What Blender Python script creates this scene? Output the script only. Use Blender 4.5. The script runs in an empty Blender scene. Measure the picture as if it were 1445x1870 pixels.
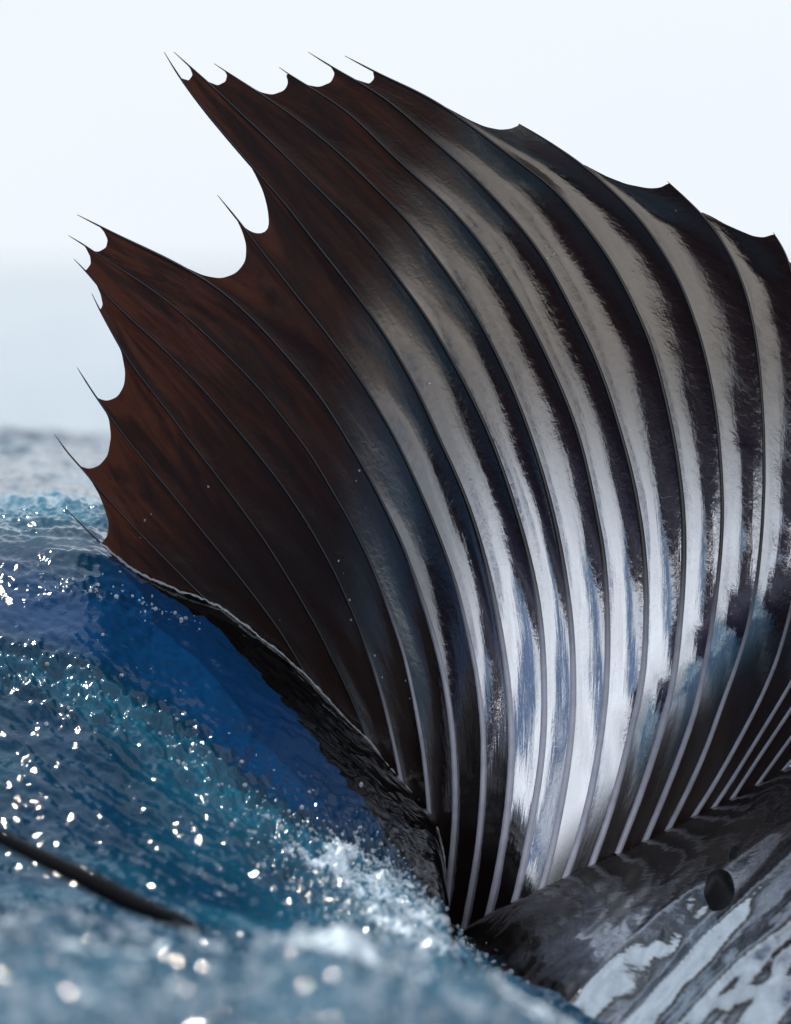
import bpy, math, random
import numpy as np
from mathutils import Vector

random.seed(7); rng = np.random.default_rng(7)
scene = bpy.context.scene

# ------------------------------------------------------------------ camera
W0, H0 = 1445.0, 1870.0            # size of the photograph
K = 9.625e-5                       # tangent of one photograph pixel
CAM_Z = 0.65
HORIZON = 480.0
TILT = math.atan((H0/2 - HORIZON)*K)
cam_d = bpy.data.cameras.new('camera')
cam = bpy.data.objects.new('camera', cam_d); scene.collection.objects.link(cam)
cam.location = (0, 0, CAM_Z)
cam.rotation_euler = (math.pi/2 - TILT, 0, 0)
cam_d.sensor_fit = 'VERTICAL'; cam_d.sensor_height = 36.0; cam_d.sensor_width = 36.0
cam_d.lens = 36.0/(H0*K)
cam_d.clip_start = 0.05; cam_d.clip_end = 20000
cam_d.dof.use_dof = True
cam_d.dof.focus_distance = 3.99
cam_d.dof.aperture_fstop = (cam_d.lens/1000.0)/0.035
scene.camera = cam

# ------------------------------------------------------------------ world and sun
SUN_EL = math.radians(54); SUN_AZ = math.radians(-42)      # azimuth from +Y towards +X
w = bpy.data.worlds.new('World'); scene.world = w; w.use_nodes = True
nt = w.node_tree; nt.nodes.clear()
def N(tree, typ, **kw):
    n = tree.nodes.new(typ)
    for k, v in kw.items():
        if k == 'ins':
            for a, b in v.items(): n.inputs[a].default_value = b
        else: setattr(n, k, v)
    return n
def L(tree, a, ao, b, bi): tree.links.new(a.outputs[ao], b.inputs[bi])
sky = N(nt, 'ShaderNodeTexSky', sky_type='NISHITA', sun_disc=False)
sky.sun_elevation = SUN_EL; sky.sun_rotation = SUN_AZ
tc = N(nt, 'ShaderNodeTexCoord')
mp = N(nt, 'ShaderNodeMapping'); mp.inputs['Scale'].default_value = (1.0, 1.0, 2.2); mp.inputs['Rotation'].default_value = (0, 0, math.radians(183))
L(nt, tc, 'Generated', mp, 'Vector')
cn = N(nt, 'ShaderNodeTexNoise', ins={'Scale': 2.3, 'Detail': 6.0, 'Roughness': 0.55})
L(nt, mp, 'Vector', cn, 'Vector')
cr = N(nt, 'ShaderNodeValToRGB')
cr.color_ramp.elements[0].position = 0.36; cr.color_ramp.elements[1].position = 0.47
L(nt, cn, 'Fac', cr, 'Fac')
# haze towards the horizon, all the way round
sx = N(nt, 'ShaderNodeSeparateXYZ'); L(nt, tc, 'Generated', sx, 'Vector')
hz = N(nt, 'ShaderNodeMapRange', ins={'From Min': 0.06, 'From Max': 0.22, 'To Min': 0.9, 'To Max': 0.0}); L(nt, sx, 'Z', hz, 'Value')
mxf = N(nt, 'ShaderNodeMath', operation='MAXIMUM'); L(nt, cr, 'Color', mxf, 0); L(nt, hz, 'Result', mxf, 1)
bright = N(nt, 'ShaderNodeMapRange', ins={'From Min': 0.4, 'From Max': 0.68, 'To Min': 8.5, 'To Max': 15.0}); L(nt, cn, 'Fac', bright, 'Value')
bmix = N(nt, 'ShaderNodeMix', data_type='FLOAT'); bmix.inputs[3].default_value = 9.5
L(nt, hz, 'Result', bmix, 0); L(nt, bright, 'Result', bmix, 2)
cc = N(nt, 'ShaderNodeVectorMath', operation='SCALE'); cc.inputs[0].default_value = (0.91, 0.97, 1.04)
L(nt, bmix, 0, cc, 'Scale')
mx = N(nt, 'ShaderNodeMix', data_type='RGBA')
L(nt, mxf, 0, mx, 0); L(nt, sky, 'Color', mx, 6); L(nt, cc, 0, mx, 7)
bg = N(nt, 'ShaderNodeBackground', ins={'Strength': 0.1}); L(nt, mx, 2, bg, 'Color')
wo = N(nt, 'ShaderNodeOutputWorld'); L(nt, bg, 'Background', wo, 'Surface')

sd = bpy.data.lights.new('sun', 'SUN'); sd.energy = 4.5; sd.angle = math.radians(0.53); sd.color = (1.0, 0.94, 0.85)
so = bpy.data.objects.new('sun', sd); scene.collection.objects.link(so)
sv = Vector((math.sin(SUN_AZ)*math.cos(SUN_EL), math.cos(SUN_AZ)*math.cos(SUN_EL), math.sin(SUN_EL)))
so.rotation_euler = sv.to_track_quat('Z', 'Y').to_euler()
so.location = (0, 6, 6)

vs = scene.view_settings
vs.view_transform = 'Standard'; vs.look = 'None'; vs.exposure = 0; vs.gamma = 1; vs.use_curve_mapping = False
scene.cycles.use_denoising = True
scene.cycles.max_bounces = 8
scene.cycles.sample_clamp_indirect = 6.0

# ------------------------------------------------------------------ helpers
CT, ST = math.cos(TILT), math.sin(TILT)
def P(px, py, Y):
    """world point at distance Y (along +Y) that the photograph shows at px, py"""
    px = np.asarray(px, float); py = np.asarray(py, float); Y = np.asarray(Y, float)
    a = (px - W0/2)*K; b = (H0/2 - py)*K
    dy = CT + b*ST; dz = b*CT - ST
    t = Y/dy
    return np.stack(np.broadcast_arrays(a*t, Y, CAM_Z + dz*t), -1)
def to_pix(x, Y, z):
    zz = z - CAM_Z
    f = Y*CT - zz*ST
    u = Y*ST + zz*CT
    return W0/2 + x/f/K, H0/2 - u/f/K

def _hash(ix, iy, seed):
    h = (ix.astype(np.int64)*374761393 + iy.astype(np.int64)*668265263 + seed*974711) & 0xffffffff
    h = ((h ^ (h >> 13))*1274126177) & 0xffffffff
    h = (h ^ (h >> 16)) & 0xffffffff
    return h/4294967296.0*2*np.pi
def gnoise(x, y, seed=0):
    x, y = np.broadcast_arrays(x, y)
    ix = np.floor(x); iy = np.floor(y); fx = x-ix; fy = y-iy
    def g(dx, dy):
        a = _hash(ix+dx, iy+dy, seed)
        return np.cos(a)*(fx-dx) + np.sin(a)*(fy-dy)
    u = fx*fx*fx*(fx*(fx*6-15)+10); v = fy*fy*fy*(fy*(fy*6-15)+10)
    n0 = g(0,0)*(1-u)+g(1,0)*u; n1 = g(0,1)*(1-u)+g(1,1)*u
    return (n0*(1-v)+n1*v)*1.5
def smooth(a, s, axis=0):
    """gaussian smoothing that keeps the end points"""
    r = int(3*s)+1
    k = np.exp(-0.5*(np.arange(-r, r+1)/s)**2); k /= k.sum()
    a = np.moveaxis(a, axis, 0)
    lo = 2*a[:1] - a[r:0:-1] if len(a) > r else np.repeat(a[:1], r, 0)
    hi = 2*a[-1:] - a[-2:-r-2:-1] if len(a) > r else np.repeat(a[-1:], r, 0)
    p = np.concatenate([lo, a, hi], 0)
    out = sum(k[i]*p[i:i+len(a)] for i in range(2*r+1))
    return np.moveaxis(out, 0, axis)
def resample(pts, n):
    pts = np.asarray(pts, float)
    d = np.concatenate([[0], np.cumsum(np.hypot(*np.diff(pts, axis=0).T[:2]))])
    t = np.linspace(0, d[-1], n)
    return np.stack([np.interp(t, d, pts[:, j]) for j in range(pts.shape[1])], -1)
def sstep(a, b, x):
    t = np.clip((x-a)/(b-a), 0, 1); return t*t*(3-2*t)

def mesh_obj(name, verts, faces, mat, parent=None, uv=None, attrs=None, shade=True):
    me = bpy.data.meshes.new(name)
    verts = np.asarray(verts, np.float32).reshape(-1, 3); faces = np.asarray(faces, np.int32)
    nf, k = faces.shape
    me.vertices.add(len(verts)); me.vertices.foreach_set('co', verts.ravel())
    me.loops.add(nf*k); me.loops.foreach_set('vertex_index', faces.ravel())
    me.polygons.add(nf); me.polygons.foreach_set('loop_start', np.arange(0, nf*k, k, dtype=np.int32))
    me.update(calc_edges=True)
    if shade: me.polygons.foreach_set('use_smooth', np.ones(nf, bool))
    if uv is not None:
        l = me.uv_layers.new(name='UVMap'); l.data.foreach_set('uv', np.asarray(uv, np.float32)[faces.ravel()].ravel())
    for a, v in (attrs or {}).items():
        at = me.attributes.new(a, 'FLOAT', 'POINT'); at.data.foreach_set('value', np.asarray(v, np.float32).ravel())
    me.materials.append(mat)
    o = bpy.data.objects.new(name, me); scene.collection.objects.link(o)
    if parent: o.parent = parent
    return o
def grid_faces(nr, nc):
    i = np.arange(nr*nc).reshape(nr, nc)
    return np.stack([i[:-1,:-1], i[:-1,1:], i[1:,1:], i[1:,:-1]], -1).reshape(-1, 4)
def tube(path, rad, sides=10, cap=True):
    path = np.asarray(path, float); n = len(path)
    t = np.gradient(path, axis=0); t /= np.linalg.norm(t, axis=1, keepdims=True)
    ref = np.array([0, -1.0, 0]); s = np.cross(t, ref); s /= np.linalg.norm(s, axis=1, keepdims=True)
    b = np.cross(s, t)
    a = np.linspace(0, 2*np.pi, sides, endpoint=False)
    v = path[:, None] + np.asarray(rad)[:, None, None]*(np.cos(a)[None, :, None]*s[:, None] + np.sin(a)[None, :, None]*b[:, None])
    i = np.arange(n*sides).reshape(n, sides); j = np.roll(i, -1, 1)
    f = np.stack([i[:-1], j[:-1], j[1:], i[1:]], -1).reshape(-1, 4)
    return v.reshape(-1, 3), f
def tag(o, label, cat=None, kind=None, group=None):
    o['label'] = label
    if cat: o['category'] = cat
    if kind: o['kind'] = kind
    if group: o['group'] = group
    return o

# ------------------------------------------------------------------ materials
def new_mat(name):
    m = bpy.data.materials.new(name); m.use_nodes = True
    t = m.node_tree; t.nodes.clear()
    o = N(t, 'ShaderNodeOutputMaterial'); return m, t, o

def membrane_material():
    m, t, out = new_mat('fin_membrane')
    uv = N(t, 'ShaderNodeUVMap'); geo = N(t, 'ShaderNodeNewGeometry')
    at = N(t, 'ShaderNodeAttribute', attribute_name='silver_shine'); br = N(t, 'ShaderNodeAttribute', attribute_name='brown')
    # streaks of pigment running with the rays
    m1 = N(t, 'ShaderNodeMapping'); m1.inputs['Scale'].default_value = (5.5, 0.7, 1); L(t, uv, 'UV', m1, 'Vector')
    n1 = N(t, 'ShaderNodeTexNoise', ins={'Scale': 1.0, 'Detail': 6.0, 'Roughness': 0.62, 'Distortion': 0.5}); L(t, m1, 'Vector', n1, 'Vector')
    r1 = N(t, 'ShaderNodeMapRange', ins={'From Min': 0.3, 'From Max': 0.75, 'To Min': 0.3, 'To Max': 1.5}); L(t, n1, 'Fac', r1, 'Value')
    mul = N(t, 'ShaderNodeMath', operation='MULTIPLY'); L(t, r1, 'Result', mul, 0); L(t, br, 'Fac', mul, 1)
    pn = N(t, 'ShaderNodeTexNoise', ins={'Scale': 22.0, 'Detail': 5.0, 'Roughness': 0.6, 'Distortion': 1.0}); tco = N(t, 'ShaderNodeMapping'); tco.inputs['Scale'].default_value = (0.11, 0.028, 1); L(t, uv, 'UV', tco, 'Vector'); L(t, tco, 'Vector', pn, 'Vector')
    pm = N(t, 'ShaderNodeMapRange', ins={'From Min': 0.40, 'From Max': 0.75, 'To Min': 0.4, 'To Max': 2.4}); L(t, pn, 'Fac', pm, 'Value')
    mu2 = N(t, 'ShaderNodeMath', operation='MULTIPLY'); L(t, mul, 0, mu2, 0); L(t, pm, 'Result', mu2, 1); mul = mu2
    tcol = N(t, 'ShaderNodeMix', data_type='RGBA'); tcol.inputs[6].default_value = (0.002, 0.0009, 0.0008, 1); tcol.inputs[7].default_value = (0.027, 0.0078, 0.0030, 1)
    L(t, mul, 0, tcol, 0)
    tr = N(t, 'ShaderNodeBsdfTranslucent'); L(t, tcol, 2, tr, 'Color')
    # fine wrinkles across and along the panels
    m2 = N(t, 'ShaderNodeMapping'); m2.inputs['Scale'].default_value = (7.0, 9.0, 1); m2.inputs['Rotation'].default_value = (0, 0, 0.6); L(t, uv, 'UV', m2, 'Vector')
    n2 = N(t, 'ShaderNodeTexNoise', ins={'Scale': 1.0, 'Detail': 5.0, 'Roughness': 0.6, 'Distortion': 0.8}); L(t, m2, 'Vector', n2, 'Vector')
    m3 = N(t, 'ShaderNodeMapping'); m3.inputs['Scale'].default_value = (9.0, 1.1, 1); L(t, uv, 'UV', m3, 'Vector')
    n3 = N(t, 'ShaderNodeTexNoise', ins={'Scale': 1.0, 'Detail': 3.0}); L(t, m3, 'Vector', n3, 'Vector')
    b1 = N(t, 'ShaderNodeBump', ins={'Strength': 0.6, 'Distance': 0.00042}); L(t, n2, 'Fac', b1, 'Height')
    bs_ = N(t, 'ShaderNodeMapRange', ins={'From Min': 0.15, 'From Max': 0.75, 'To Min': 0.6, 'To Max': 0.22}); L(t, at, 'Fac', bs_, 'Value'); L(t, bs_, 'Result', b1, 'Strength')
    b2 = N(t, 'ShaderNodeBump', ins={'Strength': 0.35, 'Distance': 0.0006}); L(t, n3, 'Fac', b2, 'Height'); L(t, b1, 'Normal', b2, 'Normal')
    pr = N(t, 'ShaderNodeBsdfPrincipled', ins={'Base Color': (0.012, 0.008, 0.008, 1), 'Roughness': 0.09, 'IOR': 1.33})
    L(t, b2, 'Normal', pr, 'Normal')
    rr = N(t, 'ShaderNodeMapRange', ins={'From Min': 0.3, 'From Max': 0.7, 'To Min': 0.025, 'To Max': 0.09}); L(t, n1, 'Fac', rr, 'Value'); L(t, rr, 'Result', pr, 'Roughness')
    gl = N(t, 'ShaderNodeBsdfGlossy', ins={'Roughness': 0.045}); L(t, b2, 'Normal', gl, 'Normal')
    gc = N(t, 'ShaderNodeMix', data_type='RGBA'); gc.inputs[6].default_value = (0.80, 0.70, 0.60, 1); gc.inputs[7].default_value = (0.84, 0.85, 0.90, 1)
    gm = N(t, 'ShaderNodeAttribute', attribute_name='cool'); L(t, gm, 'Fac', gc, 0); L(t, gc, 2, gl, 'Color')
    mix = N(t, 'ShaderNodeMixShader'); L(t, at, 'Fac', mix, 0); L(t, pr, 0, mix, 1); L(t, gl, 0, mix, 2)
    add = N(t, 'ShaderNodeAddShader'); L(t, mix, 0, add, 0); L(t, tr, 0, add, 1)
    L(t, add, 0, out, 'Surface'); return m

def ray_material():
    m, t, out = new_mat('fin_ray')
    at = N(t, 'ShaderNodeAttribute', attribute_name='pale')
    tc = N(t, 'ShaderNodeTexCoord')
    n = N(t, 'ShaderNodeTexNoise', ins={'Scale': 90.0, 'Detail': 4.0}); L(t, tc, 'Object', n, 'Vector')
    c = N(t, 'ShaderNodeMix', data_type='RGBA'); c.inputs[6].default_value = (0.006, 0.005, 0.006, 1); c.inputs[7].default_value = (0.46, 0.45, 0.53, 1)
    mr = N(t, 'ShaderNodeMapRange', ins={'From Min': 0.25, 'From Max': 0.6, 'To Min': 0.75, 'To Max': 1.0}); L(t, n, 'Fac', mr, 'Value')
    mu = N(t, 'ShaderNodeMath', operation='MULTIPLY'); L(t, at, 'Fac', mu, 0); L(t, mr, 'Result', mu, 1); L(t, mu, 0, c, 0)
    b = N(t, 'ShaderNodeBump', ins={'Strength': 0.4, 'Distance': 0.0008}); L(t, n, 'Fac', b, 'Height')
    p = N(t, 'ShaderNodeBsdfPrincipled', ins={'Roughness': 0.22, 'IOR': 1.6}); L(t, c, 2, p, 'Base Color'); L(t, b, 'Normal', p, 'Normal')
    L(t, p, 0, out, 'Surface'); return m

def skin_material():
    m, t, out = new_mat('wet_skin')
    tc = N(t, 'ShaderNodeTexCoord')
    n = N(t, 'ShaderNodeTexNoise', ins={'Scale': 14.0, 'Detail': 5.0, 'Distortion': 0.6}); L(t, tc, 'Object', n, 'Vector')
    c = N(t, 'ShaderNodeValToRGB'); e = c.color_ramp.elements
    e[0].position = 0.35; e[0].color = (0.010, 0.008, 0.008, 1); e[1].position = 0.7; e[1].color = (0.022, 0.017, 0.015, 1)
    L(t, n, 'Fac', c, 'Fac')
    n2 = N(t, 'ShaderNodeTexNoise', ins={'Scale': 120.0, 'Detail': 3.0}); L(t, tc, 'Object', n2, 'Vector')
    b = N(t, 'ShaderNodeBump', ins={'Strength': 0.4, 'Distance': 0.001}); L(t, n2, 'Fac', b, 'Height')
    p = N(t, 'ShaderNodeBsdfPrincipled', ins={'Roughness': 0.08, 'IOR': 1.5}); L(t, c, 'Color', p, 'Base Color'); L(t, b, 'Normal', p, 'Normal')
    g = N(t, 'ShaderNodeBsdfGlossy', ins={'Color': (0.72, 0.84, 0.97, 1), 'Roughness': 0.08}); L(t, b, 'Normal', g, 'Normal')
    x = N(t, 'ShaderNodeMixShader'); wa = N(t, 'ShaderNodeAttribute', attribute_name='sheen'); L(t, wa, 'Fac', x, 0); L(t, p, 0, x, 1); L(t, g, 0, x, 2)
    L(t, x, 0, out, 'Surface'); return m

def water_material(name, bump_scale=0.0, bump_dist=0.0, mesh_foam=True):
    m, t, out = new_mat(name)
    tc = N(t, 'ShaderNodeTexCoord')
    p = N(t, 'ShaderNodeBsdfPrincipled', ins={'Base Color': (0.003, 0.022, 0.045, 1), 'Roughness': 0.075, 'IOR': 1.333})
    if mesh_foam:
        nb = N(t, 'ShaderNodeTexNoise', ins={'Scale': 160.0, 'Detail': 4.0, 'Distortion': 0.5}); L(t, tc, 'Object', nb, 'Vector')
        b = N(t, 'ShaderNodeBump', ins={'Strength': 0.35, 'Distance': 0.0015}); L(t, nb, 'Fac', b, 'Height'); L(t, b, 'Normal', p, 'Normal')
        cb = N(t, 'ShaderNodeAttribute', attribute_name='clear'); cs = N(t, 'ShaderNodeMapRange', ins={'From Min': 0.0, 'From Max': 0.8, 'To Min': 0.35, 'To Max': 0.06}); L(t, cb, 'Fac', cs, 'Value'); L(t, cs, 'Result', b, 'Strength')  # smoother inside the painted dark band
        # patches of greener, aerated water
        at = N(t, 'ShaderNodeAttribute', attribute_name='foam'); ae = N(t, 'ShaderNodeAttribute', attribute_name='aerated')
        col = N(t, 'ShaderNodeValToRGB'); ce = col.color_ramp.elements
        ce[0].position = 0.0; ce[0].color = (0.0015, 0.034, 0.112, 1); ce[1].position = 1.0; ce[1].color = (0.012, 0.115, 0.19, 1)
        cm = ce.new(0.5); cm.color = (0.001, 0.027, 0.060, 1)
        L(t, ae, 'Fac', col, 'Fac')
        cl = N(t, 'ShaderNodeAttribute', attribute_name='clear')  # mask of the fin's dark reflection, painted as near-black base colour
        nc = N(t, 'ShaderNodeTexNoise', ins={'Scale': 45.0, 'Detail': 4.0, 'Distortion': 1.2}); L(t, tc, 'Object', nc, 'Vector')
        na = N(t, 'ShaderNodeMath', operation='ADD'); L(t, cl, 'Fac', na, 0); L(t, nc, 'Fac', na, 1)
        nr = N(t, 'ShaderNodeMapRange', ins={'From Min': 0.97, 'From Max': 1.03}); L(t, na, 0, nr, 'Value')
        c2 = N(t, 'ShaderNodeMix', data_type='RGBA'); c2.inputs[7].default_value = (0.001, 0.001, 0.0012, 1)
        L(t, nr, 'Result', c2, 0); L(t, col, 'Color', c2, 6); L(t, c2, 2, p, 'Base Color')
        nf = N(t, 'ShaderNodeTexNoise', ins={'Scale': 75.0, 'Detail': 7.0, 'Roughness': 0.7, 'Distortion': 1.0}); L(t, tc, 'Object', nf, 'Vector')
        ad = N(t, 'ShaderNodeMath', operation='ADD'); L(t, nf, 'Fac', ad, 0); L(t, at, 'Fac', ad, 1)
        th = N(t, 'ShaderNodeMapRange', ins={'From Min': 1.03, 'From Max': 1.14, 'To Min': 0.0, 'To Max': 1.0}); L(t, ad, 0, th, 'Value')
        fm = N(t, 'ShaderNodeBsdfPrincipled', ins={'Base Color': (0.64, 0.74, 0.82, 1), 'Roughness': 0.2}); L(t, b, 'Normal', fm, 'Normal')
        mx = N(t, 'ShaderNodeMixShader'); L(t, th, 'Result', mx, 0); L(t, p, 0, mx, 1); L(t, fm, 0, mx, 2)
        L(t, mx, 0, out, 'Surface')
    else:
        nb = N(t, 'ShaderNodeTexNoise', ins={'Scale': bump_scale, 'Detail': 6.0, 'Roughness': 0.6}); L(t, tc, 'Object', nb, 'Vector')
        b = N(t, 'ShaderNodeBump', ins={'Strength': 1.0, 'Distance': bump_dist}); L(t, nb, 'Fac', b, 'Height'); L(t, b, 'Normal', p, 'Normal')
        L(t, p, 0, out, 'Surface')
    return m
def drop_material():
    m, t, out = new_mat('droplet')
    p = N(t, 'ShaderNodeBsdfPrincipled', ins={'Base Color': (0.9, 0.95, 1.0, 1), 'Roughness': 0.03, 'IOR': 1.333, 'Transmission Weight': 0.75})
    L(t, p, 0, out, 'Surface'); return m
def plain(name, col, rough, ior=1.5):
    m, t, out = new_mat(name)
    tc = N(t, 'ShaderNodeTexCoord'); n = N(t, 'ShaderNodeTexNoise', ins={'Scale': 60.0, 'Detail': 3.0}); L(t, tc, 'Object', n, 'Vector')
    b = N(t, 'ShaderNodeBump', ins={'Strength': 0.3, 'Distance': 0.001}); L(t, n, 'Fac', b, 'Height')
    p = N(t, 'ShaderNodeBsdfPrincipled', ins={'Base Color': col, 'Roughness': rough, 'IOR': ior}); L(t, b, 'Normal', p, 'Normal')
    L(t, p, 0, out, 'Surface'); return m

M_mem, M_ray, M_skin = membrane_material(), ray_material(), skin_material()
M_wave = water_material('wave_water'); M_sea = water_material('sea_water', 2.2, 0.10, False)
M_drop = drop_material(); M_dark = plain('blade_dark', (0.003, 0.003, 0.004, 1), 0.5, 1.25); M_spot = plain('dark_spot', (0.002, 0.002, 0.003, 1), 0.3, 1.25)

# ------------------------------------------------------------------ the fin's mid-surface
S4 = K*4.0                                            # metres per pixel at 4 m
g_px = np.array([0, 100, 400, 650, 780, 870, 960, 1060, 1200, 1350, 2100.])
g_py = np.array([0, 100, 400, 700, 1000, 1120, 1220, 1320, 1440, 1560, 1700, 1900.])
g_tab = np.array([
    [-.20]*12, [-.20]*12, [-.19]*12,
    [-.18, -.18, -.17, -.15, -.18, -.23, -.25, -.25, -.25, -.2, -.2, -.2],
    [-.15, -.14, -.06, .0, .0, -.05, -.13, -.2, -.2, -.15, -.15, -.15],
    [-.2, -.17, .0, .05, .08, .10, .12, .14, .15, .1, -.05, -.1],
    [-.2, -.18, .03, .08, .13, .22, .28, .34, .50, .50, .35, .0],
    [-.2, -.18, .03, .08, .15, .25, .30, .33, .40, .25, -.1, -.2],
    [-.2, -.18, .02, .09, .16, .25, .22, -.12, -.32, -.32, -.3, -.3],
    [-.2, -.2, .0, .10, .14, .0, -.30, -.35, -.35, -.35, -.3, -.3],
    [-.2, -.2, .0, .10, .14, .0, -.30, -.35, -.35, -.35, -.3, -.3]])
qx = np.arange(0, 2101, 10.); qy = np.arange(0, 1901, 10.)
gt = np.stack([np.interp(qy, g_py, g_tab[i]) for i in range(len(g_px))])
gt = np.stack([np.interp(qx, g_px, gt[:, j]) for j in range(len(qy))], 1)
gt = smooth(smooth(gt, 4, 0), 4, 1)
j0 = int(950/10)
cum = np.concatenate([np.zeros((len(qx), 1)), np.cumsum((gt[:, 1:]+gt[:, :-1])/2*10*S4, 1)], 1)
rise = cum[:, j0:j0+1] - cum                          # integral of the slope upwards from the base
base = np.interp(qx, [0, 100, 400, 650, 850, 1050, 1220, 1349, 1500, 2100], [4.03, 4.03, 4.02, 4.01, 4.0, 3.985, 3.965, 3.945, 3.92, 3.8])
Yfin = smooth(base, 8)[:, None] + rise
def fin_depth(px, py):
    px = np.clip(px, 0, 2099.9)/10; py = np.clip(py, 0, 1899.9)/10
    i = px.astype(int); j = py.astype(int); a = px-i; b = py-j
    return (Yfin[i, j]*(1-a)+Yfin[i+1, j]*a)*(1-b) + (Yfin[i, j+1]*(1-a)+Yfin[i+1, j+1]*a)*b

# rays, each from its free tip down to its root, as seen in the photograph
RAYS = [
 [(122,931),(159,968),(185,992),(230,1040),(300,1110),(360,1165),(420,1230)],
 [(100,793),(123,826),(143,848),(156,862),(176,887),(215,931),(256,975),(298,1017),(340,1060),(405,1122),(470,1195),(520,1270)],
 [(141,671),(172,720),(186,739),(202,763),(228,798),(278,859),(320,909),(367,967),(408,1017),(460,1083),(510,1150),(555,1225),(600,1310),(630,1390)],
 [(168,536),(181,564),(197,593),(213,622),(232,655),(266,700),(318,766),(339,796),(387,857),(433,918),(482,985),(532,1065),(582,1152),(630,1250),(665,1330),(690,1410)],
 [(135,473),(158,494),(174,516),(195,541),(238,582),(294,632),(377,717),(427,777),(469,827),(516,887),(566,963),(612,1046),(655,1144),(683,1220),(703,1288),(722,1370),(738,1450),(745,1530)],
 [(125,430),(147,440),(166,457),(191,473),(244,506),(305,548),(377,611),(472,707),(545,799),(572,836),(613,908),(635,944),(663,999),(693,1066),(722,1146),(738,1192),(757,1277),(773,1368),(782,1449),(786,1520),(786,1620)],
 [(141,392),(180,412),(238,441),(294,466),(335,488),(371,508),(400,527),(428,551),(472,592),(511,636),(547,677),(591,732),(632,799),(677,877),(704,930),(735,994),(760,1063),(788,1145),(813,1241),(824,1313),(830,1382),(832,1446),(832,1500),(826,1560),(819,1629),(813,1700)],
 [(397,356),(420,384),(437,404),(460,435),(483,466),(502,488),(533,530),(577,583),(605,621),(641,668),(682,732),(720,797),(755,870),(784,936),(811,1005),(833,1066),(851,1140),(869,1219),(877,1275),(883,1340),(883,1408),(880,1485),(870,1574),(855,1657),(847,1695)],
 [(300,95),(320,131),(345,165),(380,210),(415,252),(452,295),(484,330),(528,380),(567,433),(614,491),(635,519),(671,566),(704,613),(740,674),(771,730),(802,803),(833,866),(861,938),(883,1010),(899,1077),(914,1150),(926,1228),(932,1288),(935,1358),(933,1415),(926,1492),(913,1574),(899,1646),(890,1678)],
 [(318,95),(348,123),(365,138),(383,153),(401,169),(442,210),(484,247),(525,289),(570,333),(608,372),(647,410),(689,457),(718,497),(749,538),(779,579),(808,628),(840,684),(868,738),(899,806),(921,866),(947,948),(966,1016),(981,1085),(990,1155),(994,1233),(995,1288),(993,1344),(987,1412),(974,1485),(960,1560),(944,1637),(937,1657)],
 [(391,116),(412,129),(445,153),(478,172),(505,189),(539,215),(581,246),(622,281),(658,317),(700,358),(741,399),(777,446),(814,494),(841,532),(875,585),(908,649),(933,702),(958,765),(980,829),(999,893),(1018,972),(1032,1049),(1043,1132),(1047,1200),(1048,1275),(1044,1344),(1036,1408),(1024,1475),(1010,1546),(993,1615),(985,1636)],
 [(510,123),(539,145),(567,160),(592,174),(622,194),(658,224),(692,261),(733,300),(775,337),(811,368),(849,409),(888,457),(922,509),(957,568),(985,622),(1013,683),(1041,748),(1063,815),(1078,882),(1089,940),(1100,990),(1107,1060),(1110,1130),(1110,1200),(1106,1285),(1095,1362),(1080,1449),(1058,1532),(1031,1608)],
 [(563,95),(600,119),(636,140),(668,157),(705,180),(741,211),(783,249),(822,284),(860,318),(894,352),(927,388),(963,428),(998,478),(1025,527),(1050,577),(1075,625),(1103,692),(1127,768),(1149,845),(1162,905),(1175,985),(1181,1080),(1180,1150),(1177,1220),(1166,1283),(1149,1352),(1130,1430),(1105,1513),(1078,1586)],
 [(630,102),(650,112),(686,133),(733,154),(775,173),(816,198),(849,222),(891,253),(927,281),(968,311),(1012,343),(1049,387),(1080,427),(1111,468),(1138,517),(1160,562),(1188,624),(1208,697),(1227,780),(1241,863),(1248,930),(1250,990),(1248,1066),(1242,1140),(1235,1214),(1219,1297),(1194,1380),(1163,1471),(1127,1561)],
 [(948,226),(992,252),(1033,279),(1069,305),(1102,333),(1141,370),(1171,402),(1196,438),(1221,476),(1246,523),(1265,575),(1281,622),(1297,690),(1310,770),(1317,854),(1320,920),(1318,990),(1310,1072),(1301,1140),(1288,1216),(1271,1297),(1243,1377),(1207,1468),(1176,1540)],
 [(1219,331),(1254,364),(1279,388),(1304,417),(1329,457),(1349,496),(1367,550),(1381,620),(1390,700),(1395,790),(1396,880),(1392,970),(1383,1060),(1366,1150),(1342,1225),(1321,1280),(1296,1352),(1277,1399),(1254,1449),(1217,1521)],
 [(1412,424),(1428,446),(1442,480),(1456,540),(1466,620),(1472,720),(1474,820),(1470,920),(1460,1020),(1444,1120),(1418,1210),(1388,1280),(1350,1352),(1322,1402),(1300,1440),(1259,1504)],
 [(1520,510),(1540,600),(1552,720),(1552,840),(1542,950),(1522,1060),(1493,1150),(1458,1225),(1420,1290),(1380,1355),(1340,1420),(1298,1483)],
 [(1585,590),(1600,640),(1608,760),(1600,880),(1580,1000),(1550,1095),(1515,1180),(1475,1250),(1432,1315),(1385,1385),(1333,1465)],
 [(1655,670),(1662,740),(1660,850),(1645,960),(1615,1070),(1575,1160),(1530,1235),(1480,1300),(1430,1368),(1374,1446)],
 [(1712,760),(1715,820),(1705,920),(1680,1030),(1640,1130),(1590,1215),(1535,1285),(1480,1350),(1416,1424)],
]
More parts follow.
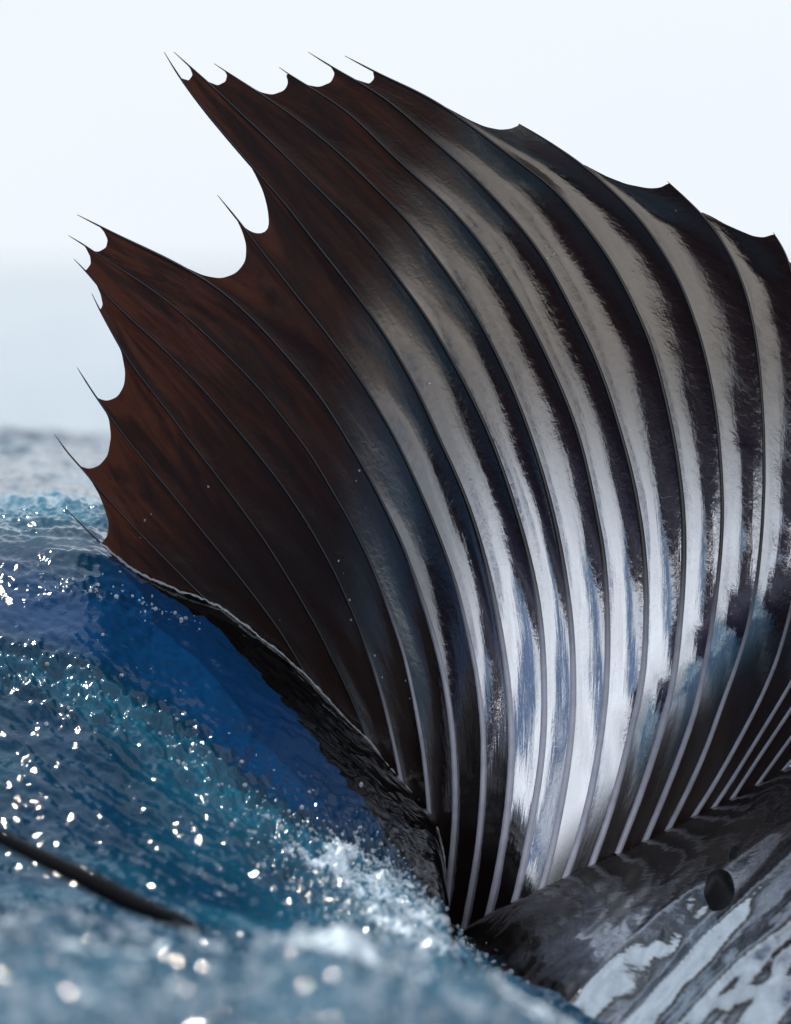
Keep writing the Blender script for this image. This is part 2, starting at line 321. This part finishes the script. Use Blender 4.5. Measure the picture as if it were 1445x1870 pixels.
# free edge of the web between neighbouring rays
EDGES = [
 [(188,990),(197,978),(199,956),(193,934),(182,905),(168,880),(158,866)],
 [(147,851),(162,857),(181,851),(197,832),(203,797),(199,764),(189,745)],
 [(173,724),(194,733),(215,725),(227,704),(229,680),(222,642),(209,617)],
 [(183,566),(188,557),(184,538),(176,519),(164,502)],
 [(158,493),(166,482),(165,469),(157,453),(149,443)],
 [(165,457),(180,460),(194,452),(197,438),(190,423),(180,412)],
 [(335,486),(371,503),(404,509),(432,499),(449,477),(450,446),(441,418),(432,401)],
 [(437,404),(450,419),(470,428),(488,424),(492,411),(489,381),(481,350),(467,320),(450,290),(430,266)],
 [(332,143),(345,147),(352,137),(348,126),(342,118)],
 [(378,148),(398,156),(412,149),(415,137),(409,128)],
 [(440,149),(478,169),(498,173),(520,165),(527,151),(522,136)],
 [(537,143),(561,155),(583,159),(605,150),(612,134),(604,122)],
 [(630,136),(650,145),(675,153),(684,143),(681,131)],
 [(812,194),(858,219),(885,231),(913,237),(935,235),(946,229),(950,228)],
 [(1066,300),(1108,322),(1144,336),(1185,344),(1207,343),(1219,335),(1222,334)],
 [(1279,386),(1300,395),(1324,409),(1349,420),(1375,431),(1395,434),(1410,428),(1415,428)],
 [(1440,476),(1465,500),(1490,518),(1512,522),(1520,518),(1523,516)],
 [(1541,605),(1558,618),(1575,612),(1583,602),(1586,596)],
 [(1604,690),(1622,702),(1642,694),(1652,684),(1656,678)],
 [(1662,775),(1680,790),(1698,782),(1708,772),(1713,766)],
]
NR = 260
ray2d = [smooth(resample(r, NR), 5.0) for r in RAYS]        # tip .. root
NU, NV = 30, 150
pw_ = rng.uniform(0.85, 1.25, 40)

fish = bpy.data.objects.new('sailfish', None); scene.collection.objects.link(fish)
fish.location = P(1100, 1640, 3.9)
tag(fish, 'dark wet sailfish with its tall ribbed sail raised out of blue water', 'fish')
bpy.context.view_layer.update()
ORG = np.array(fish.location)
fin = bpy.data.objects.new('dorsal_fin', None); scene.collection.objects.link(fin); fin.parent = fish

for i in range(len(RAYS)-1):
    A, B = ray2d[i], ray2d[i+1]
    e = smooth(resample(EDGES[i], 120), 4.0)
    ia = int(np.argmin(np.hypot(*(A - e[0]).T))); ib = int(np.argmin(np.hypot(*(B - e[-1]).T)))
    La = resample(A[ia:], NV)[::-1]; Lb = resample(B[ib:], NV)[::-1]     # root .. attachment
    u = np.linspace(0, 1, NU)
    es = resample(np.concatenate([[A[ia]], e[2:-2], [B[ib]]]), NU)
    v = np.linspace(0, 1, NV)[:, None, None]
    G = La[:, None]*(1-u)[None, :, None] + Lb[:, None]*u[None, :, None]
    wgt = v**7
    G = G + wgt*(es - (La[-1]*(1-u)[:, None] + Lb[-1]*u[:, None]))[None]
    px, py = G[..., 0], G[..., 1]
    width = np.hypot(*(Lb-La).T)[:, None]*S4                              # metres
    wd = np.minimum(width, 0.034)
    prof = 4*u*(1-u)
    vv = np.linspace(0, 1, NV)[:, None]
    nse = gnoise(vv*7+i*13.1, u[None]*1.2, 5)*0.10 + gnoise(vv*22+i*3.3, u[None]*2.0, 8)*0.03
    xs = px - 0.45*np.clip(600-py, 0, 500)
    pf = rng.uniform(0.8, 1.2)*(1+0.45*gnoise(vv*5+i*7.7, 0.3, 61))
    prof = 4*u**pw_[i]*(1-u)
    prof = prof/prof.max()
    sag = wd*((0.03+0.13*pf*sstep(590, 840, xs)*(1-0.6*sstep(920, 1280, py)*sstep(800, 950, px)))*prof[None] + 0.34*nse*prof[None]) * (0.55+0.45*sstep(0, .15, vv)) * sstep(1.02, .90, vv)
    Y = fin_depth(px, py) + sag
    V = P(px, py, Y) - ORG
    ln = np.concatenate([[0], np.cumsum(np.hypot(*np.diff((La+Lb)/2, axis=0).T))])*S4
    uv = np.stack(np.broadcast_arrays(u[None, :]+i*3.0, ln[:, None]*18), -1).reshape(-1, 2)
    thin = np.clip(vv*1.0, 0, 1)**3
    brown = np.interp(px, [100, 250, 450, 700, 900, 1500], [1.0, 0.72, 0.40, 0.26, 0.14, 0.05])*(1-0.92*sstep(720, 1080, py)*sstep(200, 400, px))*(0.5+0.9*thin)
    silver_shine = 0.17*sstep(590, 740, xs) + 0.58*sstep(760, 960, px)*sstep(650, 1200, py)*sstep(1680, 1520, py+1.12*np.clip(px-1000, -130, 900))  # silvery gloss, raised where bright sky reflections are wanted
    silver_shine *= 1 - 0.75*sstep(1520, 1640, py+1.12*np.clip(px-1000, -130, 900))  # gloss cut back where the sail's reflections should read dark
    mesh_obj('web', V, grid_faces(NV, NU), M_mem, fin, uv, {'brown': brown, 'silver_shine': silver_shine, 'cool': sstep(550, 950, py)})
for i, r in enumerate(ray2d):
    px, py = r[:, 0], r[:, 1]
    ln = np.concatenate([[0], np.cumsum(np.hypot(*np.diff(r, axis=0).T))])
    f = ln/ln[-1]
    rad = np.interp(ln, [0, 40, 120, 400, 900, 1200, 1600, 1800], [0.5, 1.6, 2.4, 2.8, 3.6, 5.2, 6.4, 6.4]) if i > 5 else np.interp(ln, [0, 30, 120, 500, 1000, 1500], [0.5, 1.4, 2.0, 2.2, 3.0, 5.5])
    rad = rad*(1+0.05*gnoise(ln/25, i*3.7, 3))
    path = P(px, py, fin_depth(px, py) - 0.0006)
    vv, ff = tube(path - ORG, rad*S4, 10)
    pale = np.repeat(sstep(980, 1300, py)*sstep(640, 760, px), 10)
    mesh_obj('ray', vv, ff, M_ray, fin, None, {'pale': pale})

# ------------------------------------------------------------------ body under the sail
NBX, NBT = 260, 160
bx = np.linspace(770, 1640, NBX)
ridge = np.interp(bx, [770, 850, 890, 985, 1078, 1176, 1261, 1340, 1445, 1640], [1775, 1700, 1676, 1632, 1586, 1540, 1500, 1462, 1405, 1310])
ridge = smooth(ridge, 8)
yb = fin_depth(bx, ridge) - 0.003
half_w = np.interp(bx, [770, 900, 1100, 1300, 1640], [0.05, 0.15, 0.27, 0.33, 0.36])
half_h = np.interp(bx, [770, 900, 1100, 1300, 1640], [0.04, 0.10, 0.17, 0.22, 0.26])
sp = np.concatenate([-np.linspace(0.5, 0, 20)[:-1], np.linspace(0, 1.15, NBT-19)])
half_w *= 1.9; half_h *= 1.0
BX, SP = np.meshgrid(bx, sp, indexing='ij')
top = P(bx, ridge-5, yb)
X = np.repeat(top[:, 0:1], NBT, 1)
drop = np.where(SP >= 0, 0.95*SP + 0.25*SP**2, 2.2*np.abs(SP))
Yb = top[:, 1:2] - half_w[:, None]*np.sign(SP)*np.abs(SP)**0.92
Zb = top[:, 2:3] - half_h[:, None]*drop
pxo, pyo = to_pix(X, Yb, Zb)
q = (pxo*0.68 - pyo*0.73)*S4; r_ = (pxo*0.73 + pyo*0.68)*S4     # along and across the running water
rdg = 1-np.abs(gnoise(q*3.0, r_*30, 21))*2
rel = 0.012*gnoise(q*3.5+2, r_*24, 22) + 0.010*rdg + 0.0022*gnoise(q*12, r_*64, 23) + 0.0012*gnoise(q*60, r_*130, 24)
rel = rel*(0.12+0.88*sstep(0.05, 0.35, SP)) + 0.0016*gnoise(q*30, r_*90, 26)*sstep(0.0, 0.03, SP)*np.interp(bx, [770, 950, 1200], [0.25, 0.7, 1.0])[:, None]
nb = np.array([0, -0.6, 0.8])
V = np.stack([X, Yb + rel*nb[1], Zb + rel*nb[2]], -1)
mesh_obj('body', V - ORG, grid_faces(NBX, NBT), M_skin, fish, None, {'sheen': 0.03 + 0.36*sstep(0.08, 0.28, SP)})

# dark teardrop marks on the flank
def on_body(fi, fj, off):
    fi = np.clip(fi, 0, NBX-1.01); fj = np.clip(fj, 0, NBT-1.01)
    i = fi.astype(int); j = fj.astype(int); a = (fi-i)[..., None]; b = (fj-j)[..., None]
    p = (Vs[i, j]*(1-a)+Vs[i+1, j]*a)*(1-b) + (Vs[i, j+1]*(1-a)+Vs[i+1, j+1]*a)*b
    return p + off[..., None]*nb
Vs = smooth(smooth(V, 1.5, 0), 1.5, 1)
pxb, pyb = to_pix(Vs[..., 0], Vs[..., 1], Vs[..., 2])
def spot(cx, cy, rx, ry):
    d = (pxb-cx)**2 + (pyb-cy)**2 + (SP < 0.02)*1e9
    ci, cj = np.unravel_index(np.argmin(d), d.shape)
    si = rx/abs(pxb[ci+4, cj]-pxb[ci, cj])*4; sj = ry/abs(pyb[ci, cj+4]-pyb[ci, cj])*4
    a = np.linspace(0, 2*np.pi, 40, endpoint=False); rr = np.linspace(0.02, 1, 9)[:, None]
    tear = 1 - 0.30*np.cos(a+2.2) - 0.12*np.cos(2*a)
    out = on_body(ci + rr*si*np.cos(a)*tear, cj + rr*sj*np.sin(a)*tear, 0.005*(1-rr**2)*np.ones(40) - 0.0004)
    i = np.arange(9*40).reshape(9, 40); j = np.roll(i, -1, 1)
    f = np.stack([i[:-1], j[:-1], j[1:], i[1:]], -1).reshape(-1, 4)
    mesh_obj('dark_spot', out.reshape(-1, 3) - ORG, f, M_spot, fish)
spot(1306, 1612, 31, 36)
spot(1340, 1556, 11, 12)

# ------------------------------------------------------------------ water
WL = np.array([(-400,1000),(0,995),(100,988),(181,989),(228,1030),(262,1050),(330,1080),(400,1106),(470,1160),(510,1190),(560,1235),(620,1300),(680,1360),(700,1390),(730,1424),(770,1470),(798,1510),(811,1560),(817,1620),(822,1690),(860,1730),(1000,1775),(1200,1800),(2000,1820)], float)
xi = np.concatenate([np.linspace(-900, -180, 40)[:-1], np.arange(-180, 1630, 2.3), np.linspace(1630, 2400, 40)])
Yg = np.concatenate([np.linspace(0.9, 2.3, 30)[:-1], np.arange(2.3, 3.3, 0.0042), np.arange(3.3, 4.2, 0.0021), np.arange(4.2, 6.5, 0.012), np.geomspace(6.5, 600, 160)])
pw = np.interp(xi, WL[:, 0], WL[:, 1])
pw = np.where(xi < 330, smooth(pw, 14)*sstep(330, 230, xi) + pw*(1-sstep(330, 230, xi)), pw)
yw = fin_depth(np.clip(xi, 60, 1400), np.clip(pw, 0, 1890))
foot = np.interp(xi, [-900, 95, 400, 600, 750, 815, 900, 1100, 2000], [1615, 1625, 1650, 1670, 1695, 1720, 1800, 1900, 1900])
crest = np.interp(xi, [-900, 0, 95, 160, 250, 350, 450, 560, 640, 720, 800, 900, 1000, 1100, 2000], [1680, 1675, 1680, 1695, 1708, 1720, 1724, 1700, 1692, 1742, 1775, 1790, 1840, 1890, 1960])
back = np.interp(xi, [-900, 60, 130, 200, 300, 820, 900, 2000], [760, 776, 784, 790, 800, 1000, 1200, 1200])
Zg = np.zeros((len(xi), len(Yg)))
for c in range(len(xi)):
    p0, y0, ft = pw[c], yw[c], foot[c]
    rg = ft - p0
    left = xi[c] < 820
    cp = [(2.3, 2080), (2.6, 1905), (2.9, crest[c]+75), (3.12, crest[c]), (3.28, crest[c]+90), (3.5, ft+25), (y0-0.42, ft),
          (y0-0.33, p0+.88*rg), (y0-0.24, p0+.66*rg), (y0-0.14, p0+.36*rg), (y0-0.06, p0+.11*rg), (y0, p0)]
    if left:
        bk = back[c]
        cp += [(y0+.12, p0-.28*(p0-bk)), (y0+.5, p0-.58*(p0-bk)), (y0+1.1, p0-.82*(p0-bk)), (6.1, bk)]
    else:
        cp += [(y0+.5, p0-200), (y0+1.1, p0-330), (6.1, p0-480)]
    ys = np.array([a for a, b in cp]); zs = P(0, np.array([b for a, b in cp]), ys)[..., 2]
    ys = np.concatenate([[0.9, 1.6], ys, [7.2, 9.0, 13, 600]]); zs = np.concatenate([[0.0, 0.16], zs, [zs[-1]*0.72, 0.12, 0.0, 0.0]])
    o_ = np.argsort(ys); ys, zs = ys[o_], zs[o_]
    Zg[c] = np.interp(Yg, ys, zs)
def smooth_y(a, s): return smooth(a, s, 1)
Zg = smooth_y(Zg, 9); Zg = smooth(Zg, 2.0, 0)
XI, YY = np.meshgrid(xi, Yg, indexing='ij')
XX = (XI - W0/2)*K*YY
pxw, pyw = to_pix(XX, YY, Zg)
# masks on the surface
def band(poly, wid):
    d = np.full(pxw.shape, 1e9)
    for (x0, y0), (x1, y1), w0 in zip(poly[:-1], poly[1:], wid):
        vx, vy = x1-x0, y1-y0
        t = np.clip(((pxw-x0)*vx + (pyw-y0)*vy)/(vx*vx+vy*vy), 0, 1)
        d = np.minimum(d, np.hypot(pxw-x0-t*vx, pyw-y0-t*vy)/w0)
    return np.exp(-d*d)
near = (YY > 3.3) & (YY < 4.3)
streak = band([(-200,1170),(95,1240),(220,1290),(330,1345),(430,1450),(540,1530),(640,1590),(740,1660),(800,1760)], [45, 50, 52, 55, 65, 85, 105, 110])*near
streak2 = band([(60,1090),(160,1075),(300,1120),(360,1140)], [18, 22, 20])*near
splash = band([(560,1560),(650,1590),(720,1640),(770,1700)], [60, 85, 90])*near
foregr = sstep(3.32, 3.15, YY)
farleft = sstep(0, 0.15, YY - np.interp(XI, xi, yw))*sstep(420, 250, XI)
edgeleft = sstep(240, 150, XI)*sstep(1130, 1010, pyw)*near
chop = np.clip(0.08 + 1.15*streak + 0.6*streak2 + 1.6*splash + 0.6*foregr + 0.4*farleft + 0.25*edgeleft + 0.12*sstep(1300, 1450, pyw)*near, 0, 1.6)
py_s = np.interp(XI, [-200, 95, 220, 330, 430, 540, 640, 740, 800], [1150, 1195, 1245, 1300, 1395, 1480, 1540, 1600, 1640])
lively = sstep(-45, 45, pyw-py_s)*near
# black band painted below the waterline for the fin's reflection and shadow
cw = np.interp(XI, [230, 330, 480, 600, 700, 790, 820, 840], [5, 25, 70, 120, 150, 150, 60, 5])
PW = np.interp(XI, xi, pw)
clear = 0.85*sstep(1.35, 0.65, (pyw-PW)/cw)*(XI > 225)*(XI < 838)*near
# ripples; a runs with the flow, b across it
s_ = Zg*0.85 + YY*0.52
a_ = XX*0.80 - s_*0.60; b_ = XX*0.60 + s_*0.80
h = 0.0045*gnoise(a_*7, b_*14, 1) + 0.0022*gnoise(a_*18, b_*34, 2)
h += lively*(0.0046*gnoise(a_*15, b_*42, 41) + 0.0022*gnoise(a_*36, b_*95, 42) + 0.0008*gnoise(a_*70, b_*180, 46)) + edgeleft*(0.004*gnoise(XX*18, s_*50, 43) + 0.0015*gnoise(XX*40, s_*100, 44))
h += chop*(1-0.7*clear)*(0.0040*gnoise(a_*40, b_*62, 3) + 0.0032*gnoise(a_*85, b_*120, 4) + 0.0028*gnoise(XX*190, s_*200, 6))
h += 0.0011*gnoise(a_*50, b_*115, 7)*near + 0.0007*gnoise(a_*130, b_*210, 18)*near
h += foregr*(0.012*gnoise(XX*14, YY*14, 9) + 0.003*gnoise(XX*40, YY*40, 10))
h += sstep(4.3, 4.9, YY)*(0.014*gnoise(XX*7, YY*5, 11) + 0.006*gnoise(XX*20, YY*14, 71) + 0.0022*gnoise(XX*50, YY*36, 72)) + sstep(6, 9, YY)*0.045*gnoise(XX*1.6, YY*0.8, 12)
edge = np.exp(-((YY - np.interp(XI, xi, yw))/0.02)**2)
h = h*(1-0.75*edge)
Zs = Zg + h
foam = np.clip((0.27*streak + 0.23*splash)*(0.75+0.9*gnoise(XX*45, s_*45, 51)) + 0.36*streak2 + foregr*(0.29 + 0.20*np.exp(-((YY-3.08)/0.10)**2) + 0.36*gnoise(XX*11, YY*11, 15)) + 0.14*sstep(1250, 1500, pyw)*near + 0.13*farleft + 0.22*edgeleft, 0, 0.8)
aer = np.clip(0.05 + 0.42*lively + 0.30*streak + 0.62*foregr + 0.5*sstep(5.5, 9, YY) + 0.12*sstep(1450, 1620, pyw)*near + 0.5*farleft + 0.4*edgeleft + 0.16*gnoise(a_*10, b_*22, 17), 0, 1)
V = np.stack([XX, YY, Zs], -1)
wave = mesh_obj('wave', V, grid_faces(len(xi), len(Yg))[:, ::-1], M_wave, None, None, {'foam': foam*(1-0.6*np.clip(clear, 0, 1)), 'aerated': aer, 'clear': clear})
tag(wave, 'deep blue wave with white foam piled against the fin', None, 'structure')

# open sea all the way round
R = 9000.0
gs = np.concatenate([-np.geomspace(R, 4, 26), np.linspace(-3, 3, 7), np.geomspace(4, R, 26)])
GX, GY = np.meshgrid(gs, gs, indexing='ij')
sea = mesh_obj('sea', np.stack([GX, GY, np.full(GX.shape, -0.06)], -1), grid_faces(len(gs), len(gs))[:, ::-1], M_sea)
tag(sea, 'pale open sea reaching to the blurred horizon', None, 'structure')

# thin lip of water along the fin
px_l = np.linspace(183, 815, 420); py_l = np.interp(px_l, WL[:, 0], WL[:, 1])
lp = smooth(resample(np.stack([px_l, py_l], -1), 700), 4)
jit = gnoise(np.arange(700)/14., 0.5, 31)*4 + gnoise(np.arange(700)/5., 0.5, 32)*2
lip = P(lp[:, 0], lp[:, 1]+jit*0.6, fin_depth(lp[:, 0], lp[:, 1]) - 0.004)
vv, ff = tube(lip, (2.2 + 1.4*gnoise(np.arange(700)/9., 1.5, 33))*S4, 8)
lipo = mesh_obj('water_lip', vv, ff, M_drop, wave)

# slender dark blade beside the foam
bl = np.array([(-80,1486),(0,1525),(40,1545),(95,1572),(160,1603),(240,1645),(310,1672),(356,1690),(380,1700)], float)
bl = smooth(resample(bl, 60), 2)
ybl = 3.25
wpx = np.interp(np.linspace(0, 1, 60), [0, .3, .6, .9, 1], [15, 17, 22, 15, 3])
cpt = P(bl[:, 0], bl[:, 1]+4, ybl)
vv, ff = tube(cpt - ORG, wpx*S4*0.8, 12)
mesh_obj('dark_blade', vv, ff, M_dark, fish)

# ------------------------------------------------------------------ spray
import bmesh
bmi = bmesh.new(); bmesh.ops.create_icosphere(bmi, subdivisions=2, radius=1.0)
iv = np.array([v.co for v in bmi.verts]); bmi.faces.ensure_lookup_table()
iff = np.array([[v.index for v in f.verts] for f in bmi.faces]); bmi.free()
def spray(name, label, n, pick, rmin, rmax, up):
    idx = rng.choice(len(pick), n, p=pick/pick.sum())
    c = V.reshape(-1, 3)[idx] + np.stack([rng.normal(0, .002, n), rng.normal(0, .002, n), np.abs(rng.normal(0, up, n))], -1)
    r = rmin*(rmax/rmin)**(rng.random(n)**2.2)
    vs_ = (iv[None]*r[:, None, None]*np.stack([1+rng.normal(0, .12, n), np.ones(n), 1+rng.normal(0, .12, n)], -1)[:, None, :] + c[:, None])
    fs_ = iff[None] + (np.arange(n)*len(iv))[:, None, None]
    o = mesh_obj(name, vs_.reshape(-1, 3), fs_.reshape(-1, 3), M_drop)
    tag(o, label, None, 'stuff')
cell = (np.gradient(YY, axis=1)*np.abs(np.gradient(XX, axis=0))).ravel()
vis = ((pxw > -40) & (pxw < 1500) & (pyw < 1890)).ravel()*cell
spray('spray', 'tiny bright droplets on the foaming water beside the fin', 2600, ((0.12*streak+1.2*splash**2+0.25*streak2)*(1-np.clip(clear*1.3, 0, 1))).ravel()*vis, 0.0005, 0.0018, 0.003)
spray('foam_spray', 'blurred white droplets on the foam at the bottom edge', 380, (foregr*(YY > 2.5)*sstep(1050, 900, XI)).ravel()*vis, 0.0010, 0.0035, 0.006)

# beads of water clinging to the fin
bc = np.array([(325,875),(430,975),(395,905),(270,955),(255,970),(620,1035),(655,870),(790,720),(850,590),(1001,456),(1230,375),(940,535),(600,925),(560,970),(480,1010),(740,1230),(765,1290),(800,1330),(690,1180),(640,1110),(540,1130),(510,1120),(700,1250),(770,1400),(905,1450),(915,1500),(880,1590),(1000,1600)], float)
nbd = 26
k = rng.integers(0, len(bc), nbd); jx = rng.normal(0, 9, nbd); jy = rng.normal(0, 14, nbd) + 0.6*jx
bead_x, bead_y = bc[k, 0]+jx, bc[k, 1]+jy
ctr = P(bead_x, bead_y, fin_depth(bead_x, bead_y) - 0.0002); rb = rng.uniform(0.0003, 0.0008, nbd)
vb = iv[None]*rb[:, None, None]*np.array([1.0, 0.7, 1.25]) + ctr[:, None]
bd = mesh_obj('water_beads', vb.reshape(-1, 3), (iff[None] + (np.arange(nbd)*len(iv))[:, None, None]).reshape(-1, 3), M_drop)
tag(bd, 'small glinting beads of water clinging to the fin', None, 'stuff')

# ------------------------------------------------------------------ unseen boat, inferred from and added for the wet fin's dark reflections
bs = np.linspace(-1, 1, 60)
half = 1.25*(1-np.abs(bs)**3.2)**0.6 + 0.02
sheer = 1.05 + 0.25*np.clip(bs, 0, 1)**2
prof_t = np.array([(0.0, -0.35), (0.55, -0.2), (0.86, 0.25), (0.95, 0.6), (1.0, 1.0), (0.97, 1.03), (0.93, 1.0), (0.90, 0.55), (0.0, 0.5)])
ring = []
for t_, hw, sh in zip(bs, half, sheer):
    pr = np.array([(a*hw, b*sh) for a, b in prof_t]); pl = pr[::-1].copy(); pl[:, 0] *= -1
    rp = np.concatenate([pr, pl[1:-1]]); ring.append(np.stack([np.full(len(rp), t_*5.0), rp[:, 0], rp[:, 1]], -1))
ring = np.array(ring); n_, k_ = ring.shape[:2]
ii = np.arange(n_*k_).reshape(n_, k_); jj = np.roll(ii, -1, 1)
boat = bpy.data.objects.new('boat', None); scene.collection.objects.link(boat); boat.location = (-4.3, 0.2, 0); boat.rotation_euler = (0, 0, math.radians(-63))
tag(boat, 'unseen dark hulled boat, added to give the wet fin its dark reflections', 'boat')
M_hull = plain('hull_paint', (0.05, 0.045, 0.085, 1), 0.15)
mesh_obj('hull', ring, np.stack([ii[:-1], jj[:-1], jj[1:], ii[1:]], -1).reshape(-1, 4), M_hull, boat)
rail = np.stack([bs*4.8, 0.93*half, sheer+0.32], -1)[4:-4]
vv, ff = tube(rail, np.full(len(rail), 0.018), 8); mesh_obj('rail', vv, ff, M_hull, boat)
for t_ in range(6, 56, 8):
    p0 = np.array([bs[t_]*4.8, 0.94*half[t_], sheer[t_]-0.02]); p1 = p0 + np.array([0, 0.0, 0.34])
    vv, ff = tube(np.linspace(p0, p1, 4) + np.array([0.0001, 0, 0])*np.arange(4)[:, None], np.full(4, 0.014), 8); mesh_obj('rail_post', vv, ff, M_hull, boat)

cabin = np.array([(-3.0, -0.95, 0.6), (1.4, -0.95, 0.6), (1.4, 0.95, 0.6), (-3.0, 0.95, 0.6), (-2.9, -0.85, 1.6), (0.7, -0.85, 1.6), (0.7, 0.85, 1.6), (-2.9, 0.85, 1.6)])
mesh_obj('cabin', cabin, np.array([(0,1,5,4), (1,2,6,5), (2,3,7,6), (3,0,4,7), (4,5,6,7), (3,2,1,0)]), M_hull, boat, shade=False)
roof = cabin[4:]*np.array([1.08, 1.12, 1]) + np.array([0, 0, 0.003]); roof = np.concatenate([roof, roof+np.array([0, 0, 0.07])])
mesh_obj('roof', roof, np.array([(0,1,5,4), (1,2,6,5), (2,3,7,6), (3,0,4,7), (4,5,6,7), (3,2,1,0)]), M_hull, boat, shade=False)
M_pane = plain('cabin_glass', (0.01, 0.012, 0.015, 1), 0.03)
for k in range(4):
    x0 = -2.6 + k*0.85
    mesh_obj('window', np.array([(x0, 0.925, 1.12), (x0+0.65, 0.925, 1.12), (x0+0.62, 0.88, 1.5), (x0+0.03, 0.88, 1.5)]) + np.array([0, 0.012, 0]), np.array([(3,2,1,0)]), M_pane, boat, shade=False)
